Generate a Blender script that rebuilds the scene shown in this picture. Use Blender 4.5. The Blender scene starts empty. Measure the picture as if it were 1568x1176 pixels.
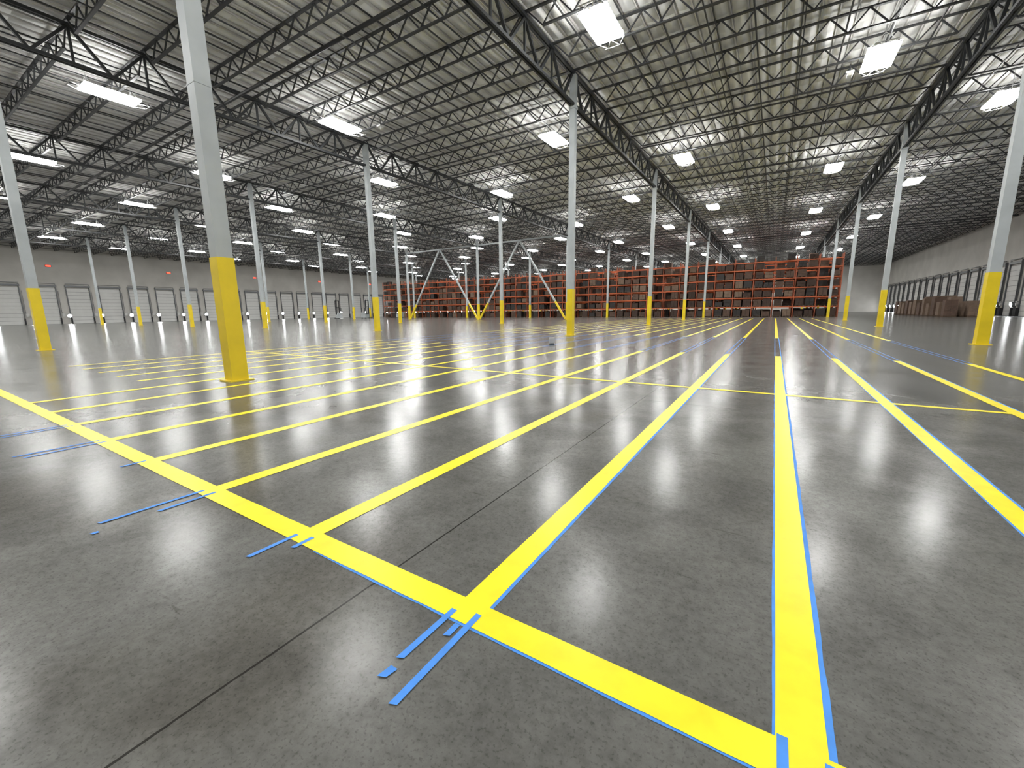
import bpy, math, random
from mathutils import Vector, Matrix
random.seed(7)
S=16.46; T=15.24; T0=-9.17; S0=4.07      # column grid
XW0=-103.7; XW1=24.4; YW0=-17.0; YW1=146.0   # building walls
ZD=12.85                                  # roof deck
scn=bpy.context.scene
C=bpy.context.collection

# ---------------------------------------------------------------- materials
def mat(name,col,rough=.6,metal=0,noise=0,nscale=3,emit=0,ecol=None,spec=.5,bump=0):
    m=bpy.data.materials.new(name);m.use_nodes=True
    nt=m.node_tree;b=nt.nodes["Principled BSDF"]
    b.inputs["Base Color"].default_value=(*col,1);b.inputs["Roughness"].default_value=rough
    b.inputs["Metallic"].default_value=metal
    b.inputs["Specular IOR Level"].default_value=spec
    if noise or bump:
        tc=nt.nodes.new("ShaderNodeTexCoord")
        n=nt.nodes.new("ShaderNodeTexNoise");n.inputs["Scale"].default_value=nscale;n.inputs["Detail"].default_value=3
        nt.links.new(tc.outputs["Object"],n.inputs["Vector"])
    if noise:
        r=nt.nodes.new("ShaderNodeValToRGB")
        r.color_ramp.elements[0].position=.3;r.color_ramp.elements[1].position=.7
        r.color_ramp.elements[0].color=(*[c*(1-noise) for c in col],1)
        r.color_ramp.elements[1].color=(*[min(1,c*(1+noise)) for c in col],1)
        nt.links.new(n.outputs["Fac"],r.inputs["Fac"]);nt.links.new(r.outputs["Color"],b.inputs["Base Color"])
    if bump:
        bp=nt.nodes.new("ShaderNodeBump");bp.inputs["Strength"].default_value=bump
        nt.links.new(n.outputs["Fac"],bp.inputs["Height"]);nt.links.new(bp.outputs["Normal"],b.inputs["Normal"])
    if emit:
        b.inputs["Emission Color"].default_value=(*(ecol or col),1);b.inputs["Emission Strength"].default_value=emit
    return m

M_yel=mat("safety_yellow_paint",(.80,.60,.015),.38,noise=.08,nscale=2)
M_line=mat("yellow_floor_paint",(.92,.75,.03),.32,noise=.08,nscale=6,spec=.15)
M_tape=mat("blue_tape_paper",(.045,.24,.72),.6,noise=.12,nscale=9)
M_col=mat("gray_column_paint",(.40,.43,.44),.5,noise=.1,nscale=1.5)
M_steel=mat("dark_joist_steel",(.045,.047,.05),.5)
M_gird=mat("girder_steel",(.024,.026,.028),.5)
M_pipe=mat("black_pipe",(.025,.025,.027),.45)
M_wall=mat("concrete_wall",(.54,.525,.49),.8,noise=.10,nscale=.35)
M_door=mat("white_door_panel",(.62,.62,.60),.5,noise=.04,nscale=1)
M_dark=mat("dark_rubber",(.02,.02,.022),.7)
M_track=mat("galvanised_track",(.13,.135,.14),.4,metal=.5)
M_house=mat("fixture_housing",(.6,.6,.6),.4)
M_led=mat("led_panel_down",(1,1,1),.4,emit=80,ecol=(1,.995,.97))
M_sidefill=mat("added_side_fill",(1,1,1),.4,emit=85,ecol=(1,.995,.97))  # glowing sides added to throw fill light onto deck and walls
M_upfill=mat("added_uplight_fill",(1,1,1),.4,emit=6,ecol=(1,.995,.97))  # added upward glow that brightens the deck; real fixtures shine down only
M_dock=mat("dock_lamp_glow",(1,1,1),.4,emit=110,ecol=(.95,.98,1))
M_red=mat("exit_sign_red",(1,.05,.03),.4,emit=6,ecol=(1,.04,.02))
M_orange=mat("orange_rack_beam",(.52,.11,.03),.5)
M_upr=mat("rack_upright",(.34,.085,.035),.5)
M_box=[mat("cardboard_a",(.10,.06,.042),.8,noise=.2),mat("cardboard_b",(.055,.032,.023),.8,noise=.2),
       mat("cardboard_c",(.17,.115,.08),.8,noise=.15),mat("dark_load",(.025,.02,.018),.6)]
M_wood=mat("pallet_wood",(.14,.09,.06),.8)
M_white=mat("white_card",(.8,.8,.8),.6)

# floor
def floor_mat():
    m=bpy.data.materials.new("polished_concrete");m.use_nodes=True;nt=m.node_tree;N=nt.nodes;L=nt.links
    b=N["Principled BSDF"]
    tc=N.new("ShaderNodeTexCoord")
    def noise(sc,det=6,rough=.55,dist=0,vec=None):
        n=N.new("ShaderNodeTexNoise");n.inputs["Scale"].default_value=sc;n.inputs["Detail"].default_value=det
        n.inputs["Roughness"].default_value=rough;n.inputs["Distortion"].default_value=dist
        L.new(vec or tc.outputs["Object"],n.inputs["Vector"]);return n
    def math_(op,a,bv):
        n=N.new("ShaderNodeMath");n.operation=op
        for i,v in enumerate((a,bv)):
            if v is None: continue
            if isinstance(v,(int,float)): n.inputs[i].default_value=v
            else: L.new(v,n.inputs[i])
        return n.outputs[0]
    def ramp(src,p0,p1,c0,c1):
        r=N.new("ShaderNodeValToRGB");e=r.color_ramp.elements
        e[0].position=p0;e[1].position=p1;e[0].color=(*c0,1);e[1].color=(*c1,1);L.new(src,r.inputs["Fac"]);return r.outputs["Color"]
    def mix(bt,f,a,bb):
        n=N.new("ShaderNodeMix");n.data_type='RGBA';n.blend_type=bt
        if isinstance(f,(int,float)): n.inputs["Factor"].default_value=f
        else: L.new(f,n.inputs["Factor"])
        for s,v in ((n.inputs[6],a),(n.inputs[7],bb)):
            if isinstance(v,tuple): s.default_value=(*v,1)
            else: L.new(v,s)
        return n.outputs[2]
    big=noise(.35,4,.6,.3);med=noise(1.7,7,.66,.4);fine=noise(24,4,.7);spk=noise(80,2,.6)
    c=ramp(big.outputs["Fac"],.3,.72,(.118,.117,.111),(.158,.157,.150))
    c=mix('MULTIPLY',.9,c,ramp(med.outputs["Fac"],.34,.66,(.74,.74,.73),(1.12,1.12,1.11)))
    c=mix('MULTIPLY',.7,c,ramp(fine.outputs["Fac"],.3,.6,(.70,.70,.69),(1.10,1.10,1.10)))
    c=mix('MULTIPLY',.6,c,ramp(spk.outputs["Fac"],.34,.44,(.55,.55,.54),(1,1,1)))
    st=noise(.5,2,.4,.2)
    c=mix('MULTIPLY',.65,c,ramp(st.outputs["Fac"],.57,.66,(1,1,1),(.66,.63,.57)))
    mp=N.new("ShaderNodeMapping");mp.inputs["Rotation"].default_value=(0,0,.7);mp.inputs["Scale"].default_value=(1,9,1)
    L.new(tc.outputs["Object"],mp.inputs["Vector"])
    sc1=noise(1.6,4,.6,.2,mp.outputs["Vector"])
    c=mix('MULTIPLY',.5,c,ramp(sc1.outputs["Fac"],.68,.73,(1,1,1),(.5,.48,.45)))
    sep=N.new("ShaderNodeSeparateXYZ");L.new(tc.outputs["Object"],sep.inputs[0])
    def joint(comp,off,per,w):
        a=math_('SUBTRACT',comp,off);a=math_('DIVIDE',a,per)
        a=math_('SUBTRACT',a,math_('ROUND',a,None));a=math_('ABSOLUTE',a,None);a=math_('MULTIPLY',a,per)
        return math_('LESS_THAN',a,w)
    wob=noise(6,3,.6)
    xj=math_('ADD',sep.outputs[0],math_('MULTIPLY',math_('SUBTRACT',wob.outputs["Fac"],.5),.014))
    j=math_('MAXIMUM',joint(xj,-1.58,7.62,.0055),joint(sep.outputs[1],S0+2.06,S/2,.003))
    c=mix('MIX',math_('MULTIPLY',j,.9),c,(.02,.018,.016))
    L.new(c,b.inputs["Base Color"])
    r=N.new("ShaderNodeMapRange")
    L.new(math_('ADD',math_('MULTIPLY',med.outputs["Fac"],.6),math_('MULTIPLY',fine.outputs["Fac"],.4)),r.inputs[0])
    r.inputs[1].default_value=.38;r.inputs[2].default_value=.62;r.inputs[3].default_value=.17;r.inputs[4].default_value=.24
    L.new(r.outputs[0],b.inputs["Roughness"])
    s=N.new("ShaderNodeMapRange");L.new(math_('ADD',math_('MULTIPLY',fine.outputs["Fac"],.6),math_('MULTIPLY',med.outputs["Fac"],.4)),s.inputs[0])
    s.inputs[1].default_value=.38;s.inputs[2].default_value=.62;s.inputs[3].default_value=.05;s.inputs[4].default_value=.18
    L.new(s.outputs[0],b.inputs["Specular IOR Level"])
    return m
M_floor=floor_mat()
def deck_mat():
    m=mat("insulated_roof_deck",(.86,.86,.84),.7,noise=.08,nscale=.9)
    nt=m.node_tree;N=nt.nodes;L=nt.links;b=N["Principled BSDF"]
    tc=N.new("ShaderNodeTexCoord");sep=N.new("ShaderNodeSeparateXYZ");L.new(tc.outputs["Object"],sep.inputs[0])
    def s(out,off,per):
        a=N.new("ShaderNodeMath");a.operation='SUBTRACT';L.new(out,a.inputs[0]);a.inputs[1].default_value=off
        c=N.new("ShaderNodeMath");c.operation='MULTIPLY';L.new(a.outputs[0],c.inputs[0]);c.inputs[1].default_value=math.pi/per
        d=N.new("ShaderNodeMath");d.operation='SINE';L.new(c.outputs[0],d.inputs[0])
        e=N.new("ShaderNodeMath");e.operation='ABSOLUTE';L.new(d.outputs[0],e.inputs[0]);return e.outputs[0]
    mu=N.new("ShaderNodeMath");mu.operation='MULTIPLY';L.new(s(sep.outputs[1],S0,S/14),mu.inputs[0]);L.new(s(sep.outputs[0],XW0,.61),mu.inputs[1])
    bp=N.new("ShaderNodeBump");bp.inputs["Strength"].default_value=.9;bp.inputs["Distance"].default_value=.18
    L.new(mu.outputs[0],bp.inputs["Height"]);L.new(bp.outputs["Normal"],b.inputs["Normal"])
    return m
M_deck=deck_mat()
M_purl=mat("purlin_painted",(.66,.65,.63),.7)

# ---------------------------------------------------------------- mesh builder
class MB:
    def __init__(s): s.v=[];s.f=[];s.m=[]
    def box(s,c,d,mi=0,R=None):
        o=len(s.v)
        for x in(-.5,.5):
            for y in(-.5,.5):
                for z in(-.5,.5):
                    p=Vector((x*d[0],y*d[1],z*d[2]))
                    if R: p=R@p
                    s.v.append((p.x+c[0],p.y+c[1],p.z+c[2]))
        for q in((0,1,3,2),(4,6,7,5),(0,4,5,1),(2,3,7,6),(0,2,6,4),(1,5,7,3)):
            s.f.append(tuple(o+i for i in q));s.m.append(mi)
    def beam(s,a,b,w,h,mi=0):
        a=Vector(a);b=Vector(b);d=b-a;l=d.length;z=d/l
        up=Vector((0,0,1)) if abs(z.z)<.95 else Vector((1,0,0))
        x=up.cross(z).normalized();y=z.cross(x)
        R=Matrix((x,y,z)).transposed()
        s.box((a+b)/2,(w,h,l),mi,R)
    def cyl(s,a,b,r,n=10,mi=0,cap=True):
        a=Vector(a);b=Vector(b);z=(b-a).normalized()
        up=Vector((0,0,1)) if abs(z.z)<.95 else Vector((1,0,0))
        x=up.cross(z).normalized();y=z.cross(x);o=len(s.v)
        for p in(a,b):
            for i in range(n):
                t=2*math.pi*i/n;q=p+x*math.cos(t)*r+y*math.sin(t)*r;s.v.append(tuple(q))
        for i in range(n):
            j=(i+1)%n;s.f.append((o+i,o+j,o+n+j,o+n+i));s.m.append(mi)
        if cap:
            s.f.append(tuple(o+i for i in range(n))[::-1]);s.m.append(mi)
            s.f.append(tuple(o+n+i for i in range(n)));s.m.append(mi)
    def quad(s,p,mi=0):
        o=len(s.v);s.v+= [tuple(q) for q in p];s.f.append(tuple(range(o,o+len(p))));s.m.append(mi)
    def mesh(s,name,mats):
        me=bpy.data.meshes.new(name);me.from_pydata(s.v,[],s.f)
        for m in mats: me.materials.append(m)
        me.polygons.foreach_set("material_index",s.m);me.update();return me
def obj(name,me,loc=(0,0,0),rot=0):
    o=bpy.data.objects.new(name,me);o.location=loc;o.rotation_euler[2]=rot;C.objects.link(o);return o

# ---------------------------------------------------------------- shell
b=MB();b.box(((XW0+XW1)/2,(YW0+YW1)/2,-.15),(XW1-XW0+.6,YW1-YW0+.6,.3));obj("floor",b.mesh("floor",[M_floor]))
b=MB()
prof=[]
n=int((XW1-XW0)/.61)
for i in range(n+1):
    x0=XW0+i*.61
    for k,(fx,dz) in enumerate(((0,.10),(.08,.03),(.305,0.0),(.53,.03))): prof.append((x0+fx,ZD+dz))
for (xa,za),(xb,zb) in zip(prof[:-1],prof[1:]):
    b.quad([(xa,YW0,za),(xa,YW1,za),(xb,YW1,zb),(xb,YW0,zb)])
b.quad([(XW0,YW0,ZD+.3),(XW1+1,YW0,ZD+.3),(XW1+1,YW1,ZD+.3),(XW0,YW1,ZD+.3)])
obj("ceiling",b.mesh("ceiling",[M_deck]))
b=MB()
for i in range(n+1):
    x0=XW0+i*.61
    b.box((x0,(YW0+YW1)/2,ZD+.02),(.04,YW1-YW0,.08))
obj("roof_purlins",b.mesh("roof_purlins",[M_purl]))
H=ZD+.3
def wall(name,c,d):
    b=MB();b.box(c,d);return obj(name,b.mesh(name,[M_wall]))
wall("wall_left",(XW0-.15,(YW0+YW1)/2,H/2),(.3,YW1-YW0,H))
wall("wall_right",(XW1+.15,(YW0+YW1)/2,H/2),(.3,YW1-YW0,H))
wall("wall_far",((XW0+XW1)/2,YW1+.15,H/2),(XW1-XW0,.3,H))
wall("wall_near",((XW0+XW1)/2,YW0-.15,H/2),(XW1-XW0,.3,H))

# ---------------------------------------------------------------- dock doors
def dock_mesh():
    b=MB()
    w=2.75
    for k in range(10):
        b.box((.05,0,.02+.6*k+.29),(.06,w,.575),0)
        b.box((.09,0,.02+.6*k+.58),(.03,w,.03),2)
    for sy in(-1,1):
        b.box((.12,sy*(w/2+.08),3.3),(.18,.12,6.6),2)
        b.box((.25,sy*(w/2+.05),.5),(.3,.15,1.0),3)
    b.box((.14,0,6.35),(.25,w+.4,.3),2)
    b.box((.20,0,6.75),(.08,w+.2,.08),2)
    b.box((1.2,0,.006),(2.2,1.9,.012),2)
    b.box((.1,w/2+.45,1.5),(.15,.35,.5),0)
    b.beam((.1,w/2+.3,1.75),(.1,w/2+.3,5.5),.05,.05,2)
    b.beam((.1,-w/2-.35,1.75),(.55,-w/2-.35,1.5),.05,.05,3)
    b.cyl((.5,-w/2-.35,1.40),(.74,-w/2-.35,1.36),.30,10,2)
    b.cyl((.742,-w/2-.35,1.36),(.76,-w/2-.35,1.357),.27,8,1)
    return b.mesh("dock_door",[M_door,M_dock,M_track,M_dark])
DM=dock_mesh()
y=S0-S+2.0
while y<YW1-3:
    obj("dock_door",DM,(XW0+.005,y,0),0)
    obj("dock_door",DM,(XW1-.005,y,0),math.pi)
    y+=S/4
b=MB()
b.box((0,0,0),(.1,.7,.3));b.box((.055,0,0),(.01,.6,.22),1)
EM=b.mesh("exit_sign",[M_dark,M_red])
for j in range(0,8): obj("exit_sign",EM,(XW0+.06,S0+j*S-1.0,9.6))

# ---------------------------------------------------------------- columns
def col_mesh():
    b=MB();w=.28
    b.box((0,0,2.4+(12.5-2.4)/2),(w,w,12.5-2.4),0)
    b.box((0,0,1.2),(w+.025,w+.025,2.4),1)
    b.box((0,0,.012),(.45,.45,.024),1)
    b.box((0,0,11.05),(w+.06,w+.06,.12),0)
    b.box((0,0,5.4),(w+.008,w+.008,.02),0)
    return b.mesh("steel_column",[M_col,M_yel])
CM=col_mesh()
for i in range(-5,2):
    for j in range(-1,9):
        obj("steel_column",CM,(T0+i*T,S0+j*S,0))
b=MB();yb=S0+3*S
def brace(xa,xb):
    a=Vector((xa,yb,.15));c=Vector((xb,yb,11.2));m=a+(c-a)*(2.4/11.0)
    b.beam(a,m,.23,.23,1);b.beam(m,c,.21,.21,0)
for i in(-3,-2):
    x0=T0+i*T;x1=x0+T;xm=(x0+x1)/2
    brace(x0+.25,xm-.1);brace(x1-.25,xm+.1)
    b.beam((x0,yb,11.3),(x1,yb,11.3),.2,.2,0)
obj("chevron_brace_frame",b.mesh("chevron_brace_frame",[M_col,M_yel]))

# ---------------------------------------------------------------- girders / joists
GB=11.1;GT=12.6
b=MB();P=S/7
for dx in(-.08,.08):
    b.box((dx,S/2,GB+.06),(.09,S-.3,.12));b.box((dx,S/2,GT-.06),(.10,S,.12))
for k in range(7):
    y0=k*P;y1=y0+P;ym=(y0+y1)/2
    if k: b.beam((0,y0,GB+.05),(0,y0,GT),.08,.08)
    b.beam((0,y0+(.15 if k==0 else 0),GT-.05),(0,ym,GB+.05),.11,.10)
    b.beam((0,ym,GB+.05),(0,y1-(.15 if k==6 else 0),GT-.05),.11,.10)
GM=b.mesh("joist_girder",[M_gird])
for i in range(-5,2):
    for j in range(-1,8):
        obj("joist_girder",GM,(T0+i*T,S0+j*S,0))
b=MB();JT=12.74;JB=11.98
edges=[XW0]+[T0+i*T for i in range(-5,2)]+[XW1]
for xa,xb in zip(edges[:-1],edges[1:]):
    L_=xb-xa
    b.box(((xa+xb)/2,0,JT-.03),(L_,.12,.06))
    b.box(((xa+xb)/2,0,JB+.025),(L_-1.6,.11,.055))
    nP=int(round((L_-1.6)/1.27));p=(L_-1.6)/nP;x=xa+.8
    b.beam((xa+.12,0,JT-.03),(x,0,JB+.03),.05,.05)
    b.beam((xb-.12,0,JT-.03),(xb-.8,0,JB+.03),.05,.05)
    for k in range(nP):
        x0=x+k*p
        b.beam((x0,0,JB+.03),(x0+p/2,0,JT-.03),.05,.05)
        b.beam((x0+p/2,0,JT-.03),(x0+p,0,JB+.03),.05,.05)
JM=b.mesh("roof_joist",[M_steel])
y=S0-P*8
while y<YW1:
    if y>YW0: obj("roof_joist",JM,(0,y,0))
    y+=P
b=MB()
for xa,xb in zip(edges[:-1],edges[1:]):
    L_=xb-xa
    for q in(1/5,2/5,3/5,4/5):
        b.box((xa+L_*q,(YW0+YW1)/2,JB+.07),(.045,YW1-YW0-.1,.045))
        b.box((xa+L_*q+.1,(YW0+YW1)/2,JT-.09),(.045,YW1-YW0-.1,.045))
obj("joist_bridging",b.mesh("joist_bridging",[M_steel]))
b=MB()
for xa,xb in zip(edges[:-1],edges[1:]):
    L_=xb-xa
    for q in(.1,.3,.5,.7,.9):
        x=xa+L_*q
        b.cyl((x,YW0+.1,12.25),(x,YW1-.1,12.25),.035,6,0)
for yy in(S0+S*.5,S0+S*4.5):
    b.cyl((XW0+.1,yy,12.15),(XW1-.1,yy,12.15),.08,8,0)
obj("sprinkler_pipes",b.mesh("sprinkler_pipes",[M_pipe]))
# wireless access points hung at joist level
b=MB();b.box((0,0,0),(.3,.3,.07),0);b.box((0,0,.2),(.04,.04,.35),1)
for q in((-.1,-.1),(.1,-.1),(-.1,.1),(.1,.1)): b.cyl((q[0],q[1],-.03),(q[0],q[1],-.16),.012,6,0)
AP=b.mesh("wireless_access_point",[M_white,M_dark])
for x,y in((-8.9+3.5,9.5),(-1.2,12.6),(-20,18),(2,26),(-34,22)): obj("wireless_access_point",AP,(x,y,11.8))

# ---------------------------------------------------------------- high bay lights
b=MB();lw=1.05;ll=2.0;hz=.10
b.quad([(-lw/2,-ll/2,0),(-lw/2,ll/2,0),(lw/2,ll/2,0),(lw/2,-ll/2,0)],1)
b.quad([(-lw/2,-ll/2,hz),(lw/2,-ll/2,hz),(lw/2,ll/2,hz),(-lw/2,ll/2,hz)],2)  # top face made to glow as fill for the deck
b.quad([(lw/2,-ll/2,0),(lw/2,ll/2,0),(lw/2,ll/2,hz),(lw/2,-ll/2,hz)],3)  # housing sides made to glow as fill, this quad and the next three
b.quad([(-lw/2,ll/2,0),(-lw/2,-ll/2,0),(-lw/2,-ll/2,hz),(-lw/2,ll/2,hz)],3)
b.quad([(-lw/2,-ll/2,0),(lw/2,-ll/2,0),(lw/2,-ll/2,hz),(-lw/2,-ll/2,hz)],3)
b.quad([(lw/2,ll/2,0),(-lw/2,ll/2,0),(-lw/2,ll/2,hz),(lw/2,ll/2,hz)],3)
b.box((0,0,hz+.04),(.25,ll*.8,.08),0)
for sy in(-1,1):
    b.box((0,sy*ll*.42,hz+.02),(lw+.04,.05,.04),0)
    b.beam((0,sy*ll*.4,hz),(0,sy*ll*.4,1.1),.015,.015,0)
    b.beam((lw/2,sy*ll*.42,hz),(0,sy*ll*.4,.6),.02,.02,0);b.beam((-lw/2,sy*ll*.42,hz),(0,sy*ll*.4,.6),.02,.02,0)
# pale V bars at the fixture ends, imitating brightly lit joist webs
for sy in(-1,1):
    y1=sy*ll*.5;y2=sy*(ll*.5+.42)
    b.beam((-lw*.5,y1,.02),(-lw*.22,y2,.0),.026,.026,0);b.beam((lw*.5,y1,.02),(lw*.22,y2,.0),.026,.026,0)
    b.beam((0,y1,.02),(-lw*.22,y2,.0),.026,.026,0);b.beam((0,y1,.02),(lw*.22,y2,.0),.026,.026,0)
    b.beam((-lw*.35,y2,.0),(lw*.35,y2,.0),.03,.03,0)
LM=b.mesh("high_bay_light",[M_house,M_led,M_upfill,M_sidefill])
for i in range(-5,2):
    for j in range(-2,9):
        for dx,dy in((-3.2,4.3),(2.9,12.4)):
            x=T0+i*T+dx;y=S0+j*S+dy
            if YW0+1<y<YW1-1 and XW0+1<x<XW1-1: obj("high_bay_light",LM,(x,y,11.6))

# ---------------------------------------------------------------- floor markings
TS=.181;SP=1.236;SN=1.284;SF=7.51;W=.138
b=MB();tp=MB()
def wob(B,axis,c,a0,a1,w,z,amp,step):
    n=max(2,int((a1-a0)/step));pts=[]
    for i in range(n+1):
        a=a0+(a1-a0)*i/n
        pts.append((a,c-w/2+random.uniform(-amp,amp),c+w/2+random.uniform(-amp,amp)))
    for (a,l,r),(a2,l2,r2) in zip(pts[:-1],pts[1:]):
        q=[(l,a,z),(r,a,z),(r2,a2,z),(l2,a2,z)] if axis=='y' else [(a,l,z),(a2,l2,z),(a2,r2,z),(a,r,z)]
        B.quad(q)
for k in range(-13,4):
    x=TS+k*SP
    y0=SN if k>-9 else SF-4.5
    wob(b,'y',x,y0,13.6,W,.003,.0015,.25)
    wob(b,'y',x,21.5,62,W,.003,.001,2)
    for sx in(-1,1):
        wob(tp,'y',x+sx*(W/2+.004),13.4,21.7,.022,.002,.002,.8)
    if k in(-1,0,1,2):
        wob(tp,'y',x+(W/2+.006),SN+.03,13.6,.028,.002,.003,.15)
    if k in(0,1): wob(tp,'y',x-(W/2+.003),SN+.03,9,.016,.002,.003,.15)
wob(b,'x',SN,-17,4.4,W,.0035,.002,.2)
wob(b,'x',SF,-17,9,W*.8,.0035,.0015,.5)
wob(tp,'x',SN-W/2-.003,-2.1,1.2,.016,.002,.003,.1)
obj("yellow_floor_striping",b.mesh("yellow_floor_striping",[M_line]))
def tail(x,y0,y1,dx=0,w=.03):
    z=.0045
    tp.quad([(x+dx-w/2,y0,z),(x+dx+w/2,y0+.012,z),(x+w/2,y1,z),(x-w/2,y1,z)])
xk=lambda k:TS+k*SP
for k,ya,yb_ in((-1,.94,.79),(-2,.98,1.16),(-3,.67,.94),(-5,.65,.70),(-6,.62,.7)):
    tail(xk(k)-.06,ya,SN-.02,-.01);tail(xk(k)+.055,yb_,SN+.01,0)
tail(xk(-1)-.055,.845,.905,-.01,.034);tail(xk(-1)+.01,1.12,1.2,0,.028)
tail(xk(-3)+.07,.60,.64);tail(xk(-4)-.05,1.1,SN,0);tail(xk(0)-.05,1.13,SN+.08);tail(xk(0)+.07,.9,SN+.05)
obj("blue_masking_tape",tp.mesh("blue_masking_tape",[M_tape]))

# ---------------------------------------------------------------- pallet racking
def rack(name,y0,x0,x1,bays):
    b=MB();bw=(x1-x0)/bays;dep=1.1;ht=8.6;lv=[1.5,2.85,4.2,5.55,6.9,8.0]
    for k in range(bays+1):
        x=x0+k*bw
        for yy in(0,dep):
            b.box((x,y0+yy,ht/2),(.11,.08,ht),1);b.box((x,y0+yy,.01),(.16,.14,.02),1)
        z=.3
        while z<ht-.9:
            b.beam((x,y0,z),(x,y0+dep,z+.6),.04,.04,1);b.box((x,y0+dep/2,z),(.04,dep,.04),1);z+=1.2
    for z in lv:
        for yy in(0,dep): b.box(((x0+x1)/2,y0+yy+(-.05 if yy==0 else .05),z-.07),(x1-x0,.05,.13),0)
    for k in range(bays):
        full=random.random()
        for li,z in enumerate([0]+lv):
            for h in range(2):
                if random.random()<(.05+.25*full if li<6 else .8): continue
                xc=x0+(k+.27+.46*h)*bw;hh=random.uniform(.65,1.08) if li<6 else random.uniform(.3,.8)
                b.box((xc,y0+dep/2,z+.13),(1.05,1.1,.025),6);b.box((xc,y0+dep/2,z+.02),(1.05,1.1,.025),6)
                for q in(-.45,0,.45): b.box((xc+q,y0+dep/2,z+.075),(.09,1.1,.09),6)
                mi=2+random.choice((0,0,1,1,1,2,3,3))
                nx=random.choice((1,2,2));nz=random.choice((1,2,3))
                for a in range(nx):
                    for c in range(nz):
                        b.box((xc-.5+(a+.5)/nx,y0+dep/2,z+.145+hh*(c+.5)/nz),(1/nx-.015,random.uniform(.92,1.05),hh/nz-.012),mi)
    obj(name,b.mesh(name,[M_orange,M_upr]+M_box+[M_wood]))
for y0 in(73.2,74.8,79.6,81.2,89.0,90.6):
    rack("pallet_rack",y0,-84,7.4,35)

def pallet_load(x,y,hh,mi):
    b=MB()
    for z in(.0225,.13): 
        for q in range(6): b.box((-.5+.2*q,0,z),(.1,1.2,.02),1)
    for q in(-.5,0,.5): b.box((0,q,.075),(1.1,.09,.09),1)
    for a in range(2):
        for c in range(3):
            for e in range(2):
                b.box((-.27+.54*a,-.3+.6*e,.145+hh*(c+.5)/3),(.53,.59,hh/3-.01),0)
    obj("pallet_of_boxes",b.mesh("pallet_of_boxes",[M_box[mi],M_wood]),(x,y,0),random.uniform(-.05,.05))
for q in range(12):
    pallet_load(17.6,70+q*2.1,random.uniform(1.4,2.3),random.choice((0,2,2)))
    pallet_load(19.6,70+q*2.1,random.uniform(1.4,2.6),random.choice((0,2,2)))
b=MB()
b.box((0,-.08,.13),(.22,.012,.27),0,Matrix.Rotation(.35,3,'X'));b.box((0,.08,.13),(.22,.012,.27),0,Matrix.Rotation(-.35,3,'X'));b.box((.0,0,.03),(.2,.3,.02),1)
obj("folded_floor_sign",b.mesh("folded_floor_sign",[M_white,M_dark]),(-7.4,14.8,0),.5)

# ---------------------------------------------------------------- reach trucks (far left, by the docks)
def truck():
    b=MB()
    b.box((0,0,.55),(1.1,1.5,.8),0);b.box((0,-.55,1.05),(1.0,.4,.5),0)       # body, battery hood
    for sx in(-.42,.42):
        b.box((sx,.95,2.0),(.1,.14,4.0),1)                                   # mast rails
        b.box((sx*.7,.95,2.2),(.07,.10,4.2),1)
        b.box((sx,1.5,.12),(.14,1.1,.12),1)                                  # outriggers
        b.box((sx*.6,1.65,.32),(.12,1.1,.05),1)                              # forks
        b.box((sx,-.6,1.7),(.06,.06,1.3),1);b.box((sx,.5,1.7),(.06,.06,1.3),1)
        b.cyl((sx-.07,1.9,.1),(sx+.07,1.9,.1),.1,10,1);b.cyl((sx-.1,-.5,.17),(sx+.1,-.5,.17),.17,12,1)
    for z in(1.2,2.6,4.0): b.box((0,.95,z),(.9,.08,.1),1)
    for q in range(6): b.box((0,-.6+.22*q,2.36),(.95,.05,.04),1)             # overhead guard
    b.box((0,1.05,.75),(.8,.05,.7),1)
    return b.mesh("reach_truck",[M_col,M_dark])
TM=truck()
for x,y,r in((-84,60,1.2),(-80,64,.3),(-74,69,2.0)): obj("reach_truck",TM,(x,y,0),r)

# ---------------------------------------------------------------- world + camera
w=bpy.data.worlds.new("world");scn.world=w;w.use_nodes=True
w.node_tree.nodes["Background"].inputs[0].default_value=(.5,.55,.6,1);w.node_tree.nodes["Background"].inputs[1].default_value=.02
f,pi_,ro,ya,h=633.0,.1754,-.0118,.561,1.3292
fw=Vector((-math.sin(ya)*math.cos(pi_),math.cos(ya)*math.cos(pi_),-math.sin(pi_)))
ri=Vector((math.cos(ya),math.sin(ya),0));up=ri.cross(fw)
r2=ri*math.cos(ro)+up*math.sin(ro);u2=-ri*math.sin(ro)+up*math.cos(ro)
M=Matrix((r2,u2,-fw)).transposed().to_4x4();M.translation=Vector((0,0,h))
cam=bpy.data.cameras.new("camera");cam.sensor_width=36;cam.lens=f/1568*36;cam.clip_end=500;cam.clip_start=.05
co=bpy.data.objects.new("camera",cam);co.matrix_world=M;C.objects.link(co);scn.camera=co
scn.view_settings.view_transform='Standard'
scn.view_settings.exposure=0
